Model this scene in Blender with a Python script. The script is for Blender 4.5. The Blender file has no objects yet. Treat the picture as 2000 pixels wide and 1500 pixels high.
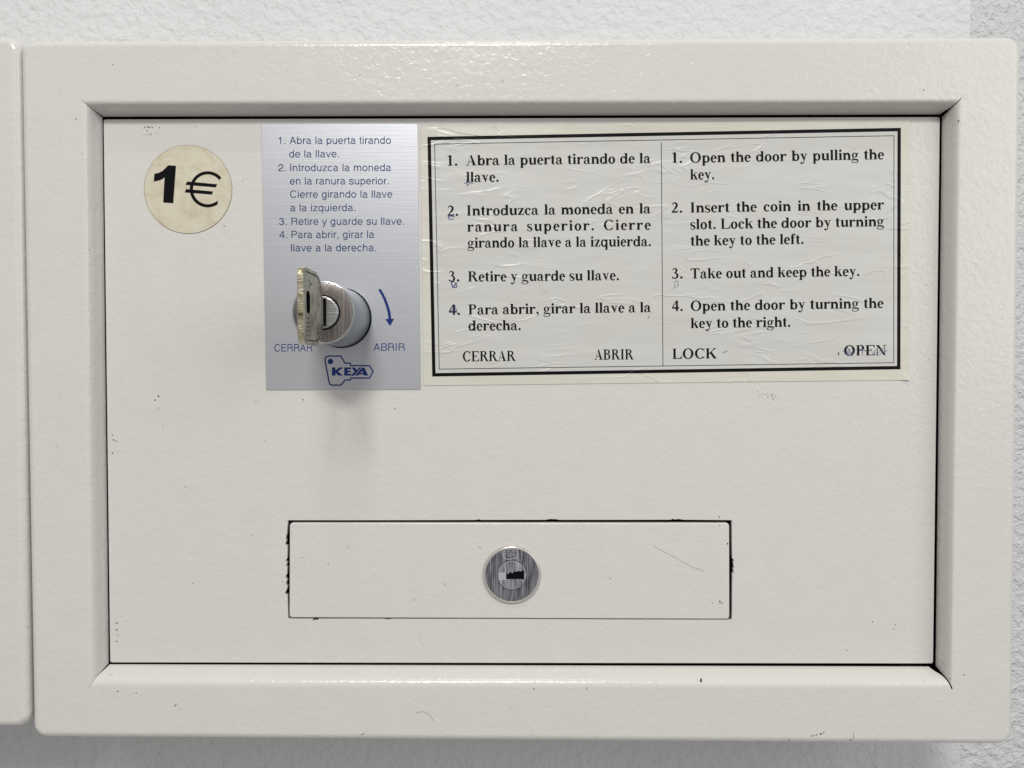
import bpy, bmesh, math, random
from mathutils import Vector, Matrix, Euler
from mathutils.geometry import tessellate_polygon
random.seed(7)
SC = bpy.context.scene
COL = SC.collection
MM = 0.001

# ------------------------------------------------------------------ camera
FPX = 1400.0
CAM_MM = Vector((-1.71924, -280.4548, 9.44437))
cam = bpy.data.cameras.new('camera')
cam.sensor_width = 36.0
cam.lens = FPX / 2000 * 36.0
cam.clip_start = 0.005
cam.clip_end = 20
cob = bpy.data.objects.new('camera', cam)
COL.objects.link(cob)
cob.location = CAM_MM * MM
cob.rotation_euler = (1.54930640, 0.00070272, 0.00551740)
SC.camera = cob

# ------------------------------------------------------------------ light of the room
world = bpy.data.worlds.new('World')
SC.world = world
world.use_nodes = True
bg = world.node_tree.nodes['Background']
bg.inputs['Color'].default_value = (1.0, 0.965, 0.94, 1)
bg.inputs['Strength'].default_value = 0.33
SC.view_settings.view_transform = 'Standard'
SC.view_settings.look = 'None'
SC.view_settings.exposure = 0.10
SC.view_settings.gamma = 1.0


def area(name, loc, target, sx, sy, power, col):
    l = bpy.data.lights.new(name, 'AREA')
    l.shape = 'RECTANGLE'
    l.size, l.size_y = sx, sy
    l.energy = power
    l.color = col
    o = bpy.data.objects.new(name, l)
    COL.objects.link(o)
    o.location = loc
    d = Vector(target) - Vector(loc)
    o.rotation_euler = d.to_track_quat('-Z', 'Y').to_euler()
    return o


area('ceiling_lamp', (-0.18, -1.85, 1.60), (0, 0, 0), 0.70, 0.30, 37.0, (1.0, 0.98, 0.945))
area('ceiling_lamp_far', (-0.05, -0.95, 2.45), (0, 0, 0), 0.26, 0.035, 8.0, (1.0, 0.97, 0.93))
area('window_light', (1.30, -1.10, 0.50), (0.1, 0, 0), 0.90, 1.1, 8.5, (0.95, 0.98, 1.0))

# ------------------------------------------------------------------ helpers
ROT = Euler(cob.rotation_euler, 'XYZ').to_matrix()


def P(px, py, y=0.0):
    """where the ray through a photograph pixel meets the upright plane at depth y (mm)"""
    d = ROT @ Vector(((px - 1000) / FPX, (750 - py) / FPX, -1))
    t = (y - CAM_MM.y) / d.y
    q = CAM_MM + d * t
    return (q.x, q.z)


class MB:
    def __init__(self):
        self.v, self.f, self.m, self.s = [], [], [], []

    def add(self, pts, faces, mat=0, smooth=False):
        b = len(self.v)
        self.v += [tuple(p) for p in pts]
        for f in faces:
            self.f.append([b + i for i in f])
            self.m.append(mat)
            self.s.append(smooth)

    def loops(self, loops, closed=True, mat=0, smooth=True, cap=False):
        """skin a list of equal-length loops of (x,y,z)"""
        n = len(loops[0])
        pts = [p for l in loops for p in l]
        fs = []
        for k in range(len(loops) - 1):
            for i in range(n if closed else n - 1):
                j = (i + 1) % n
                fs.append([k * n + i, k * n + j, (k + 1) * n + j, (k + 1) * n + i])
        self.add(pts, fs, mat, smooth)
        if cap:
            self.add(loops[-1], [list(range(n))], mat, False)

    def box(self, x0, x1, y0, y1, z0, z1, mat=0):
        p = [(x, y, z) for x in (x0, x1) for y in (y0, y1) for z in (z0, z1)]
        self.add(p, [[0, 1, 3, 2], [4, 6, 7, 5], [0, 4, 5, 1], [2, 3, 7, 6], [0, 2, 6, 4], [1, 5, 7, 3]], mat)

    def tess(self, rings, y, mat=0):
        """flat face of an outline with holes, at depth y; rings are lists of (x,z)"""
        polys = [[Vector((p[0], p[1], 0)) for p in r] for r in rings]
        tris = tessellate_polygon(polys)
        pts = [(p[0], y, p[1]) for r in rings for p in r]
        out = []
        for t in tris:
            a, b, c = [pts[i] for i in t]
            cr = (b[0] - a[0]) * (c[2] - a[2]) - (b[2] - a[2]) * (c[0] - a[0])
            if abs(cr) < 1e-9:
                continue
            out.append(list(t) if cr > 0 else [t[0], t[2], t[1]])
        self.add(pts, out, mat, False)

    def build(self, name, mats, parent=None, merge=True, recalc=False):
        me = bpy.data.meshes.new(name)
        me.from_pydata([(a * MM, b * MM, c * MM) for a, b, c in self.v], [], self.f)
        for m in (mats if isinstance(mats, (list, tuple)) else [mats]):
            me.materials.append(m)
        me.polygons.foreach_set('material_index', self.m)
        me.polygons.foreach_set('use_smooth', self.s)
        if merge:
            bm = bmesh.new()
            bm.from_mesh(me)
            bmesh.ops.remove_doubles(bm, verts=bm.verts, dist=2e-7)
            if recalc:
                bmesh.ops.recalc_face_normals(bm, faces=bm.faces)
            for e in bm.edges:
                if len(e.link_faces) == 2 and e.calc_face_angle(0) > math.radians(38):
                    e.smooth = False
            bm.to_mesh(me)
            bm.free()
        o = bpy.data.objects.new(name, me)
        COL.objects.link(o)
        if parent is not None:
            o.parent = parent
            if parent.type == 'EMPTY':
                o.location = -parent.location
        return o


def thing(name, label, cat, loc, group=None):
    o = bpy.data.objects.new(name, None)
    o.empty_display_size = 0.02
    COL.objects.link(o)
    o.location = loc
    o['label'] = label
    o['category'] = cat
    if group:
        o['group'] = group
    return o


def L2(a, b, t):
    return (a[0] + (b[0] - a[0]) * t, a[1] + (b[1] - a[1]) * t)


def unit(a, b):
    d = math.hypot(b[0] - a[0], b[1] - a[1])
    return ((b[0] - a[0]) / d, (b[1] - a[1]) / d)


def inset(q, e):
    n = len(q)
    out = []
    for i in range(n):
        c, p, s = q[i], q[i - 1], q[(i + 1) % n]
        u, w = unit(c, p), unit(c, s)
        out.append((c[0] + e * (u[0] + w[0]), c[1] + e * (u[1] + w[1])))
    return out


def rquad(q, r, n=8):
    """rounded four-sided outline, corners in order"""
    out = []
    for i in range(4):
        c, p, s = q[i], q[i - 1], q[(i + 1) % 4]
        u, w = unit(c, p), unit(c, s)
        for k in range(n + 1):
            a = math.pi / 2 * k / n
            cu, cw = r * (1 - math.sin(a)), r * (1 - math.cos(a))
            out.append((c[0] + u[0] * cu + w[0] * cw, c[1] + u[1] * cu + w[1] * cw))
    return out


def at(loop, y):
    return [(p[0], y, p[1]) for p in loop]


def circle(cx, cz, r, n=64, rz=None):
    rz = rz or r
    return [(cx + r * math.cos(2 * math.pi * i / n), cz + rz * math.sin(2 * math.pi * i / n)) for i in range(n)]


def lathe(mb, cx, cz, prof, mat=0, n=96, cap=True):
    mb.loops([at(circle(cx, cz, r, n), y) for r, y in prof], mat=mat)
    if cap:
        r, y = prof[-1]
        mb.add(at(circle(cx, cz, r, n), y), [list(range(n))[::-1]], mat)


# ------------------------------------------------------------------ materials
def mat(name, base, rough=0.5, metal=0.0, coat=0.0, spec=0.5):
    m = bpy.data.materials.new(name)
    m.use_nodes = True
    b = m.node_tree.nodes['Principled BSDF']
    b.inputs['Base Color'].default_value = (*base, 1)
    b.inputs['Roughness'].default_value = rough
    b.inputs['Metallic'].default_value = metal
    b.inputs['Coat Weight'].default_value = coat
    b.inputs['Coat Roughness'].default_value = 0.15
    b.inputs['Specular IOR Level'].default_value = spec
    return m


def N(m, t, **kw):
    n = m.node_tree.nodes.new(t)
    for k, v in kw.items():
        if k in n.inputs:
            n.inputs[k].default_value = v
        else:
            setattr(n, k, v)
    return n


def link(m, a, b):
    m.node_tree.links.new(a, b)


def coords(m, scale=(1, 1, 1), rot=(0, 0, 0)):
    tc = N(m, 'ShaderNodeTexCoord')
    mp = N(m, 'ShaderNodeMapping')
    mp.inputs['Scale'].default_value = scale
    mp.inputs['Rotation'].default_value = rot
    link(m, tc.outputs['Object'], mp.inputs['Vector'])
    return mp.outputs['Vector']


def noise(m, vec, scale, detail=3, rough=0.5, dist=0.0):
    n = N(m, 'ShaderNodeTexNoise')
    n.inputs['Scale'].default_value = scale
    n.inputs['Detail'].default_value = detail
    n.inputs['Roughness'].default_value = rough
    n.inputs['Distortion'].default_value = dist
    link(m, vec, n.inputs['Vector'])
    return n.outputs['Fac']


def ramp(m, fac, stops):
    r = N(m, 'ShaderNodeValToRGB')
    e = r.color_ramp.elements
    while len(e) < len(stops):
        e.new(0.5)
    for i, (p, c) in enumerate(stops):
        e[i].position = p
        e[i].color = (*c, 1) if len(c) == 3 else c
    link(m, fac, r.inputs['Fac'])
    return r.outputs['Color']


def bump(m, height, dist, strength=1.0, prev=None):
    b = N(m, 'ShaderNodeBump')
    b.inputs['Strength'].default_value = strength
    b.inputs['Distance'].default_value = dist
    link(m, height, b.inputs['Height'])
    if prev:
        link(m, prev, b.inputs['Normal'])
    return b.outputs['Normal']


def pbsdf(m):
    return m.node_tree.nodes['Principled BSDF']


def math_node(m, op, a, b):
    n = N(m, 'ShaderNodeMath', operation=op)
    for i, x in enumerate((a, b)):
        if isinstance(x, (int, float)):
            n.inputs[i].default_value = x
        else:
            link(m, x, n.inputs[i])
    return n.outputs[0]


def grey(v):
    return (v, v, v)


def paint(name, base, relief=1.0):
    """ivory powder coat with orange-peel relief"""
    m = mat(name, base, 0.24, spec=0.36)
    v = coords(m)
    a = noise(m, v, 430, 3, 0.5, 0.5)
    b = noise(m, v, 2300, 2, 0.5)
    c = noise(m, v, 90, 2, 0.5)
    nb = bump(m, a, 0.00018 * relief)
    nb = bump(m, b, 0.000022 * relief, prev=nb)
    link(m, nb, pbsdf(m).inputs['Normal'])
    d = 0.98
    col = ramp(m, c, [(0.32, tuple(x * d for x in base)), (0.68, base)])
    # tiny dust pits, a colour of the paint itself
    w = noise(m, v, 420, 1, 0.4)
    spot = ramp(m, w, [(0.80, grey(0)), (0.83, grey(1))])
    mx = N(m, 'ShaderNodeMix', data_type='RGBA')
    link(m, spot, mx.inputs['Factor'])
    link(m, col, mx.inputs[6])
    mx.inputs[7].default_value = (base[0] * 0.45, base[1] * 0.42, base[2] * 0.38, 1)
    link(m, mx.outputs[2], pbsdf(m).inputs['Base Color'])
    link(m, ramp(m, noise(m, v, 60, 3), [(0.3, grey(0.17)), (0.7, grey(0.24))]), pbsdf(m).inputs['Roughness'])
    return m


IVORY = (0.600, 0.587, 0.560)
M = {}
M['paint'] = paint('ivory_powder_coat', IVORY)
M['paint_edge'] = mat('raw_paint_edge', (0.62, 0.60, 0.52), 0.4)
M['gap_shade'] = mat('cabinet_gap_shade', (0.05, 0.045, 0.04), 0.8)  # shade of the door gaps, put into the colour
M['ink'] = mat('black_printing_ink', (0.005, 0.005, 0.006), 0.45, spec=0.06)
M['dirt'] = mat('dark_dirt', (0.035, 0.032, 0.03), 0.8)
M['scuff'] = mat('grey_scuff', (0.29, 0.28, 0.26), 0.7)
M['pen'] = mat('blue_ballpoint', (0.03, 0.045, 0.20), 0.5)
M['pencil'] = mat('grey_pencil', (0.10, 0.10, 0.11), 0.5)
M['blue'] = mat('navy_print', (0.012, 0.030, 0.155), 0.42, spec=0.15)
M['blue_light'] = mat('washed_blue_print', (0.010, 0.042, 0.135), 0.42, spec=0.15)


def wall_mat(name, base, cell, dist, rough=0.75, fine=0.0):
    m = mat(name, base, rough, spec=0.35)
    v = coords(m)
    n1 = noise(m, v, cell, 2, 0.45, 0.15)
    n2 = noise(m, v, cell * 3.1, 2, 0.5)
    nb = bump(m, n1, dist * 1.25)
    nb = bump(m, n2, dist * (0.30 + fine), prev=nb)
    link(m, nb, pbsdf(m).inputs['Normal'])
    link(m, ramp(m, noise(m, v, 12, 3), [(0.3, tuple(x * 0.96 for x in base)), (0.7, base)]), pbsdf(m).inputs['Base Color'])
    return m


M['wall'] = wall_mat('white_textured_plaster', (0.60, 0.615, 0.62), 230, 0.0010)
M['wall2'] = wall_mat('grey_stippled_plaster', (0.54, 0.55, 0.555), 300, 0.0014, 0.45, 0.2)


def brushed(name, base, axis, rough, metal, freq=1500, depth=0.00003, var=0.12, aspect=0.012):
    m = mat(name, base, rough, metal)
    s = {'x': (aspect, 1, 1), 'z': (1, 1, aspect)}[axis]
    v = coords(m, s)
    a = noise(m, v, freq, 3, 0.65)
    lo = tuple(x * (1 - var) for x in base)
    hi = tuple(min(1, x * (1 + var)) for x in base)
    link(m, ramp(m, a, [(0.36, lo), (0.64, hi)]), pbsdf(m).inputs['Base Color'])
    link(m, bump(m, a, depth), pbsdf(m).inputs['Normal'])
    return m


M['plate'] = brushed('brushed_aluminium_film', (0.56, 0.575, 0.615), 'x', 0.40, 0.8, 2400, 0.000018, 0.035)
M['face'] = brushed('brushed_lock_face', (0.33, 0.30, 0.29), 'z', 0.28, 0.95, 1900, 0.00010, 0.42, 0.03)
M['plug'] = brushed('brushed_plug', (0.62, 0.64, 0.68), 'x', 0.28, 1.0, 1500, 0.00010, 0.20)
M['face2'] = brushed('dark_brushed_lock_face', (0.33, 0.345, 0.385), 'z', 0.26, 0.95, 2000, 0.00018, 0.75, 0.05)
M['plug2'] = brushed('brushed_plug_steel', (0.55, 0.57, 0.62), 'z', 0.26, 0.95, 2000, 0.00015, 0.5, 0.05)
M['chrome'] = mat('satin_chrome', (0.72, 0.73, 0.74), 0.18, 1.0)
M['rim'] = mat('cream_lock_rim', (0.55, 0.54, 0.50), 0.25, 0.5)
M['casing'] = mat('blue_grey_zinc', (0.32, 0.35, 0.365), 0.30, 0.8)
M['recess_shade'] = mat('black_recess_shade', (0.004, 0.004, 0.005), 0.8, spec=0.05)  # shade in keyways, ring gaps and key slot, painted black
M['steel_light'] = mat('light_steel_and_plug_glint', (0.50, 0.51, 0.55), 0.3, 0.4)  # light metal, also the highlight painted round the lower plug
_m = mat('nickel_silver_key', (0.50, 0.49, 0.39), 0.38, 0.75)
_v = coords(_m)
link(_m, ramp(_m, noise(_m, _v, 300, 3, 0.5), [(0.26, (0.16, 0.155, 0.11)), (0.5, (0.34, 0.335, 0.265)), (0.72, (0.46, 0.455, 0.38))]), pbsdf(_m).inputs['Base Color'])
link(_m, bump(_m, noise(_m, _v, 1400, 3), 0.00008), pbsdf(_m).inputs['Normal'])
M['key'] = _m
_m = mat('worn_key_edge', (0.66, 0.58, 0.36), 0.30, 0.9)
_v = coords(_m, (1, 1, 1))
link(_m, ramp(_m, noise(_m, coords(_m, (0.3, 0.3, 1)), 420, 4, 0.7), [(0.36, (0.16, 0.135, 0.09)), (0.50, (0.47, 0.42, 0.28)), (0.64, (0.68, 0.66, 0.55))]), pbsdf(_m).inputs['Base Color'])
link(_m, bump(_m, noise(_m, coords(_m, (0.3, 0.3, 1)), 1500, 2), 0.0002), pbsdf(_m).inputs['Normal'])
M['key_edge'] = _m


def creases(m):
    """wrinkles pressed into a glued paper sheet: short, mostly level ridges"""
    v = coords(m, (0.30, 1, 1.0), (0, math.radians(-6), 0))
    a = noise(m, v, 125, 2, 0.45, 0.9)
    r = math_node(m, 'ABSOLUTE', math_node(m, 'SUBTRACT', a, 0.5), 0)
    ridge = math_node(m, 'SUBTRACT', 1.0, math_node(m, 'MULTIPLY', r, 22.0))
    ridge = math_node(m, 'MAXIMUM', ridge, 0.0)
    mask = ramp(m, noise(m, coords(m, (0.5, 1, 1)), 75, 2), [(0.47, grey(0)), (0.60, grey(1))])
    h = math_node(m, 'MULTIPLY', ridge, mask)
    nb = bump(m, h, 0.00014)
    nb = bump(m, noise(m, v, 80, 2), 0.0007, prev=nb)
    nb = bump(m, noise(m, coords(m), 1500, 2), 0.00003, prev=nb)
    link(m, nb, pbsdf(m).inputs['Normal'])
    return m


def paper(name, base, var=0.94):
    m = creases(mat(name, base, 0.36, spec=0.45))
    link(m, ramp(m, noise(m, coords(m), 45, 3, 0.6), [(0.35, tuple(x * y for x, y in zip(base, (0.99, 0.98, 0.94)))), (0.6, base)]), pbsdf(m).inputs['Base Color'])
    return m


M['paper'] = paper('glued_white_paper', (0.53, 0.53, 0.515))
M['paper_margin'] = paper('yellowed_paper_margin', (0.575, 0.565, 0.505))
M['ink_label'] = creases(mat('laminated_black_ink', (0.004, 0.004, 0.005), 0.36, spec=0.10))
_m = mat('aged_vinyl_sticker', (0.50, 0.46, 0.36), 0.45)
_c = noise(_m, coords(_m), 160, 4, 0.65, 0.5)
link(_m, ramp(_m, _c, [(0.3, (0.49, 0.43, 0.31)), (0.5, (0.555, 0.515, 0.40)), (0.72, (0.59, 0.56, 0.455))]), pbsdf(_m).inputs['Base Color'])
link(_m, bump(_m, noise(_m, coords(_m), 700, 3), 0.00009), pbsdf(_m).inputs['Normal'])
M['sticker'] = _m
M['sticker_edge'] = mat('grimy_sticker_edge', (0.20, 0.18, 0.13), 0.6)

# ------------------------------------------------------------------ lettering: two small alphabets drawn as strokes
import math as _mt


class Glyphs:
    """serif=True: bold roman with thick and thin strokes; False: plain grotesque. Units: 1/1000 em"""

    def __init__(self, serif):
        self.serif = serif
        self.cap = 676 if serif else 718
        self.cache = {}

    # primitives -> list of polygons
    def rect(self, x0, x1, y0, y1):
        self.o.append([(x0, y0), (x1, y0), (x1, y1), (x0, y1)])

    def poly(self, *p):
        self.o.append(list(p))

    def ring(self, cx, cy, rx, ry, tx, ty, a0=0, a1=360, n=None):
        n = n or max(6, int(abs(a1 - a0) / 12))
        for k in range(n):
            q = []
            for a in (a0 + (a1 - a0) * k / n, a0 + (a1 - a0) * (k + 1) / n):
                r = _mt.radians(a)
                q.append(((cx + rx * _mt.cos(r), cy + ry * _mt.sin(r)), (cx + (rx - tx) * _mt.cos(r), cy + (ry - ty) * _mt.sin(r))))
            self.o.append([q[0][0], q[1][0], q[1][1], q[0][1]])

    def dot(self, cx, cy, r):
        self.o.append([(cx + r * _mt.cos(2 * _mt.pi * k / 14), cy + r * _mt.sin(2 * _mt.pi * k / 14)) for k in range(14)])

    def strip(self, pts, w):
        """ribbon through points with a width at each"""
        P_, W_ = [], []
        m = len(pts)
        for i in range(m - 1):
            p0, p1, p2, p3 = pts[max(i - 1, 0)], pts[i], pts[i + 1], pts[min(i + 2, m - 1)]
            for k in range(6):
                t = k / 6
                f = [0.5 * ((2 * p1[c]) + (-p0[c] + p2[c]) * t + (2 * p0[c] - 5 * p1[c] + 4 * p2[c] - p3[c]) * t * t + (-p0[c] + 3 * p1[c] - 3 * p2[c] + p3[c]) * t ** 3) for c in (0, 1)]
                P_.append(f)
                W_.append(w[i] + (w[i + 1] - w[i]) * t)
        P_.append(list(pts[-1]))
        W_.append(w[-1])
        L, R = [], []
        for i, p in enumerate(P_):
            a, b = P_[max(i - 1, 0)], P_[min(i + 1, len(P_) - 1)]
            d = _mt.hypot(b[0] - a[0], b[1] - a[1]) or 1
            nx, ny = -(b[1] - a[1]) / d * W_[i] / 2, (b[0] - a[0]) / d * W_[i] / 2
            L.append((p[0] + nx, p[1] + ny))
            R.append((p[0] - nx, p[1] - ny))
        for i in range(len(P_) - 1):
            self.o.append([L[i], R[i], R[i + 1], L[i + 1]])

    def ser(self, x0, x1, y, up=True):
        h = 34
        self.rect(x0, x1, y if up else y - h, y + h if up else y)

    def flag(self, x, y, w=130):
        self.poly((x - 46, y), (x - 46, y - 24), (x, y - 60), (x + 4, y - 60), (x + 4, y))

    def get(self, ch):
        if ch not in self.cache:
            self.o = []
            w = (self.g_serif if self.serif else self.g_sans)(ch)
            self.cache[ch] = (w, self.o)
        return self.cache[ch]

    def g_serif(self, c):
        S = 150
        st = lambda x, y0, y1, w=S: self.rect(x, x + w, y0, y1)
        foot = lambda x, w=S: self.ser(x - 45, x + w + 45, 0)
        if c == ' ': return 250
        if c == '.': self.dot(125, 66, 80); return 250
        if c == ',': self.dot(120, 66, 76); self.strip([(170, 60), (165, -40), (80, -150)], [70, 55, 20]); return 250
        if c == 'l': st(72, 0, 676); foot(72); self.flag(72, 676); return 278
        if c == 'i': st(72, 0, 461); foot(72); self.flag(72, 461); self.dot(138, 605, 80); return 278
        if c in 'nh':
            st(62, 0, 461 if c == 'n' else 676); self.flag(62, 461 if c == 'n' else 676); foot(62)
            st(357, 0, 310); foot(357)
            self.ring(335, 305, 154, 168, S, 94, 0, 160)
            return 556
        if c == 'm':
            st(56, 0, 461); self.flag(56, 461); foot(56)
            for x in (342, 628):
                st(x, 0, 310); foot(x); self.ring(x - 20, 305, 152, 168, S, 94, 0, 160)
            return 833
        if c == 'u':
            st(66, 150, 461); self.flag(66, 461); st(357, 0, 461); self.flag(357, 461); self.ser(480, 540, 0)
            self.ring(218, 156, 152, 170, S, 68, 180, 335)
            return 556
        if c == 'r':
            st(62, 0, 461); self.flag(62, 461); foot(62); self.dot(372, 392, 70)
            self.strip([(185, 250), (225, 370), (300, 430), (385, 440)], [40, 55, 60, 45])
            return 444
        if c == 'o': self.ring(250, 226, 225, 246, 146, 60, 0, 360, 32); return 500
        if c == 'e':
            self.ring(232, 226, 208, 246, 142, 62, 12, 318, 28); self.rect(95, 436, 232, 276)
            self.ring(232, 240, 206, 232, 110, 42, 0, 20)
            return 444
        if c == 'c': self.ring(238, 226, 212, 246, 144, 54, 48, 318, 26); self.dot(355, 365, 68); return 444
        if c == 'a':
            self.rect(268, 396, 60, 330); self.ring(242, 325, 154, 148, 128, 50, 0, 150)
            self.dot(108, 350, 66); self.poly((396, 60), (396, -8), (470, 22), (480, 60), (440, 50))
            self.poly((268, 60), (330, 0), (400, -8), (396, 70))
            self.ring(172, 122, 148, 136, 122, 40, 75, 320); self.poly((205, 255), (270, 290), (270, 235), (180, 215))
            return 500
        if c in 'dq':
            self.ring(228, 226, 204, 246, 146, 58, 35, 325, 26)
            if c == 'd': st(348, 0, 676); self.flag(348, 676); self.ser(470, 535, 0)
            else: st(348, -205, 461); self.ser(300, 530, -205)
            return 556
        if c in 'bp':
            self.ring(322, 226, 204, 246, 146, 58, -145, 145, 26)
            if c == 'b': st(66, 0, 676); self.flag(66, 676)
            else: st(66, -205, 461); self.flag(66, 461); self.ser(20, 245, -205)
            return 556
        if c == 'g':
            self.ring(225, 300, 182, 172, 115, 38, 0, 360, 24)
            self.poly((340, 420), (480, 450), (480, 385), (390, 375))
            self.strip([(150, 150), (85, 90), (110, 35), (250, 20), (400, 0), (445, -70), (370, -165), (230, -190), (90, -165), (45, -100), (110, -30)], [40, 55, 80, 100, 90, 75, 50, 36, 44, 60, 30])
            return 500
        if c == 's':
            self.strip([(325, 350), (260, 440), (175, 448), (85, 395), (85, 310), (190, 235), (305, 165), (315, 65), (200, 4), (110, 20), (45, 125)], [24, 40, 50, 90, 110, 130, 120, 90, 44, 40, 24])
            self.rect(318, 340, 318, 470); self.rect(36, 58, -14, 150)
            return 389
        if c == 't':
            st(78, 90, 520); self.poly((15, 425), (78, 425), (78, 520), (190, 610), (210, 610), (210, 461), (15, 440))
            self.rect(18, 310, 422, 461); self.ring(212, 108, 134, 118, 122, 60, 180, 320)
            return 333
        if c == 'f':
            st(78, 0, 530); foot(78); self.rect(14, 310, 422, 461); self.ring(222, 525, 144, 166, 128, 48, 50, 180); self.dot(305, 600, 58)
            return 350
        if c == 'k':
            st(62, 0, 676); self.flag(62, 676); foot(62); self.poly((190, 200), (190, 262), (385, 446), (450, 446))
            self.poly((240, 290), (345, 350), (535, 20), (380, 20)); self.ser(345, 555, 0); self.ser(330, 520, 461, False)
            return 556
        if c in 'vy':
            self.poly((45, 450), (195, 450), (318, 140), (262, -8)); self.poly((420, 450), (370, 450), (235, 60), (262, -8), (290, -8))
            self.ser(8, 235, 461, False); self.ser(315, 480, 461, False)
            if c == 'y':
                self.strip([(275, 20), (235, -100), (165, -185), (95, -160)], [50, 60, 60, 40]); self.dot(90, -140, 62)
            return 500
        if c == 'z':
            self.rect(30, 415, 420, 461); self.poly((255, 430), (415, 440), (195, 30), (30, 20)); self.rect(28, 420, 0, 42)
            self.poly((30, 440), (30, 315), (55, 315), (110, 440)); self.poly((420, 20), (420, 150), (393, 150), (330, 20))
            return 444
        # capitals
        T = 150
        cs = lambda x, w=T: (st(x, 0, 676, w), self.ser(x - 62, x + w + 50, 0), self.ser(x - 62, x + w + 50, 676, False))
        if c == 'I': cs(118); return 389
        if c == 'L': cs(100); self.rect(250, 630, 0, 52); self.poly((520, 20), (638, 20), (655, 220), (628, 220)); return 667
        if c == 'E':
            cs(92); self.rect(240, 610, 0, 52); self.rect(240, 600, 624, 676); self.rect(240, 420, 318, 368)
            self.poly((500, 20), (620, 20), (645, 190), (618, 190)); self.poly((500, 656), (612, 676), (612, 505), (588, 505)); self.rect(408, 432, 250, 440)
            return 667
        if c in 'PRB':
            cs(92)
            top = 676
            self.ring(330, 510 if c == 'P' else 518, 230, 166 if c == 'P' else 158, 140, 52, -90, 90, 16)
            y1 = 344 if c == 'P' else 360
            self.rect(240, 335, 624, 676); self.rect(240, 335, y1, y1 + 52)
            if c == 'R': self.poly((300, 365), (450, 375), (690, 20), (520, 20)); self.ser(520, 735, 0); return 722
            if c == 'B': self.ring(345, 190, 255, 190, 145, 52, -90, 90, 16); self.rect(240, 350, 0, 52); return 667
            return 611
        if c == 'T':
            st(258, 0, 676); self.ser(190, 465, 0); self.rect(35, 630, 624, 676)
            self.poly((35, 676), (35, 500), (60, 500), (140, 650)); self.poly((630, 676), (630, 500), (605, 500), (525, 650))
            return 667
        if c == 'O': self.ring(389, 338, 350, 354, 156, 56, 0, 360, 36); return 778
        if c == 'C':
            self.ring(400, 338, 350, 354, 156, 56, 42, 318, 30); self.rect(640, 664, 440, 690)
            self.strip([(560, 80), (620, 110), (680, 170)], [60, 44, 26])
            return 722
        if c == 'N':
            self.rect(108, 148, 0, 650); self.poly((60, 676), (220, 676), (640, 40), (612, -15), (560, -15)); self.rect(572, 612, -10, 676)
            self.ser(20, 232, 0); self.ser(478, 705, 676, False); self.ser(18, 200, 676, False)
            return 722
        if c == 'A':
            self.poly((300, 600), (345, 690), (380, 690), (640, 15), (465, 15)); self.poly((345, 690), (320, 610), (130, 15), (85, 15), (335, 690))
            self.rect(190, 480, 205, 243); self.ser(10, 225, 0); self.ser(400, 712, 0)
            return 722
        if c == 'K':
            cs(92); self.poly((240, 280), (240, 350), (600, 660), (680, 660)); self.poly((290, 370), (420, 440), (720, 20), (545, 20)); self.ser(500, 772, 0); self.ser(480, 730, 676, False)
            return 778
        # digits
        if c == '1': st(178, 0, 690, 150); self.ser(110, 400, 0); self.poly((70, 570), (70, 600), (250, 690), (300, 690), (190, 560), (150, 590)); return 500
        if c == '2':
            self.strip([(60, 500), (120, 620), (220, 650), (330, 580), (350, 470), (290, 330), (170, 180), (60, 60)], [30, 60, 84, 120, 138, 120, 70, 40])
            self.rect(30, 420, 0, 105); self.poly((400, 20), (470, 170), (445, 170), (380, 90)); return 500
        if c == '3':
            self.strip([(50, 540), (110, 630), (210, 655), (310, 590), (310, 480), (230, 390), (150, 355)], [24, 50, 76, 110, 116, 70, 30])
            self.strip([(170, 375), (290, 350), (370, 250), (360, 120), (270, 30), (160, 20), (60, 60)], [30, 80, 126, 130, 80, 60, 60]); self.dot(75, 75, 55); return 500
        if c == '4':
            self.rect(265, 395, 0, 690); self.rect(20, 475, 155, 260); self.poly((20, 260), (20, 200), (60, 200), (330, 690), (270, 690)); return 500
        return 500

    def g_sans(self, c):
        S = 88
        st = lambda x, y0, y1: self.rect(x, x + S, y0, y1)
        R = lambda cx, cy, rx, ry, a0=0, a1=360, n=None: self.ring(cx, cy, rx, ry, S, S * 0.95, a0, a1, n)
        if c == ' ': return 278
        if c == '.': self.rect(90, 185, 0, 98); return 278
        if c == ',': self.rect(90, 185, 0, 98); self.strip([(160, 20), (150, -70), (95, -130)], [50, 46, 30]); return 278
        if c == 'l': st(72, 0, 718); return 222
        if c == 'i': st(72, 0, 523); self.rect(72, 150, 620, 718); return 222
        if c in 'nh': st(66, 0, 523 if c == 'n' else 718); R(278, 330, 210, 208, 0, 165, 14); self.rect(410, 488, 0, 332); return 556
        if c == 'm':
            st(66, 0, 523)
            for x in (376, 690): self.rect(x, x + S, 0, 345); R(x - 105, 340, 183, 198, 0, 165, 14)
            return 833
        if c == 'u': self.rect(68, 146, 195, 523); R(278, 193, 210, 208, 180, 345, 14); self.rect(410, 488, 0, 523); return 556
        if c == 'r': st(70, 0, 523); self.strip([(120, 300), (165, 430), (240, 490), (325, 493)], [60, 74, 76, 78]); return 333
        if c == 'o': R(278, 261, 243, 277, 0, 360, 32); return 556
        if c == 'e': R(278, 261, 240, 277, 0, 322, 28); self.rect(80, 518, 228, 296); return 556
        if c == 'c': R(262, 261, 235, 277, 38, 322, 26); return 500
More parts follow.
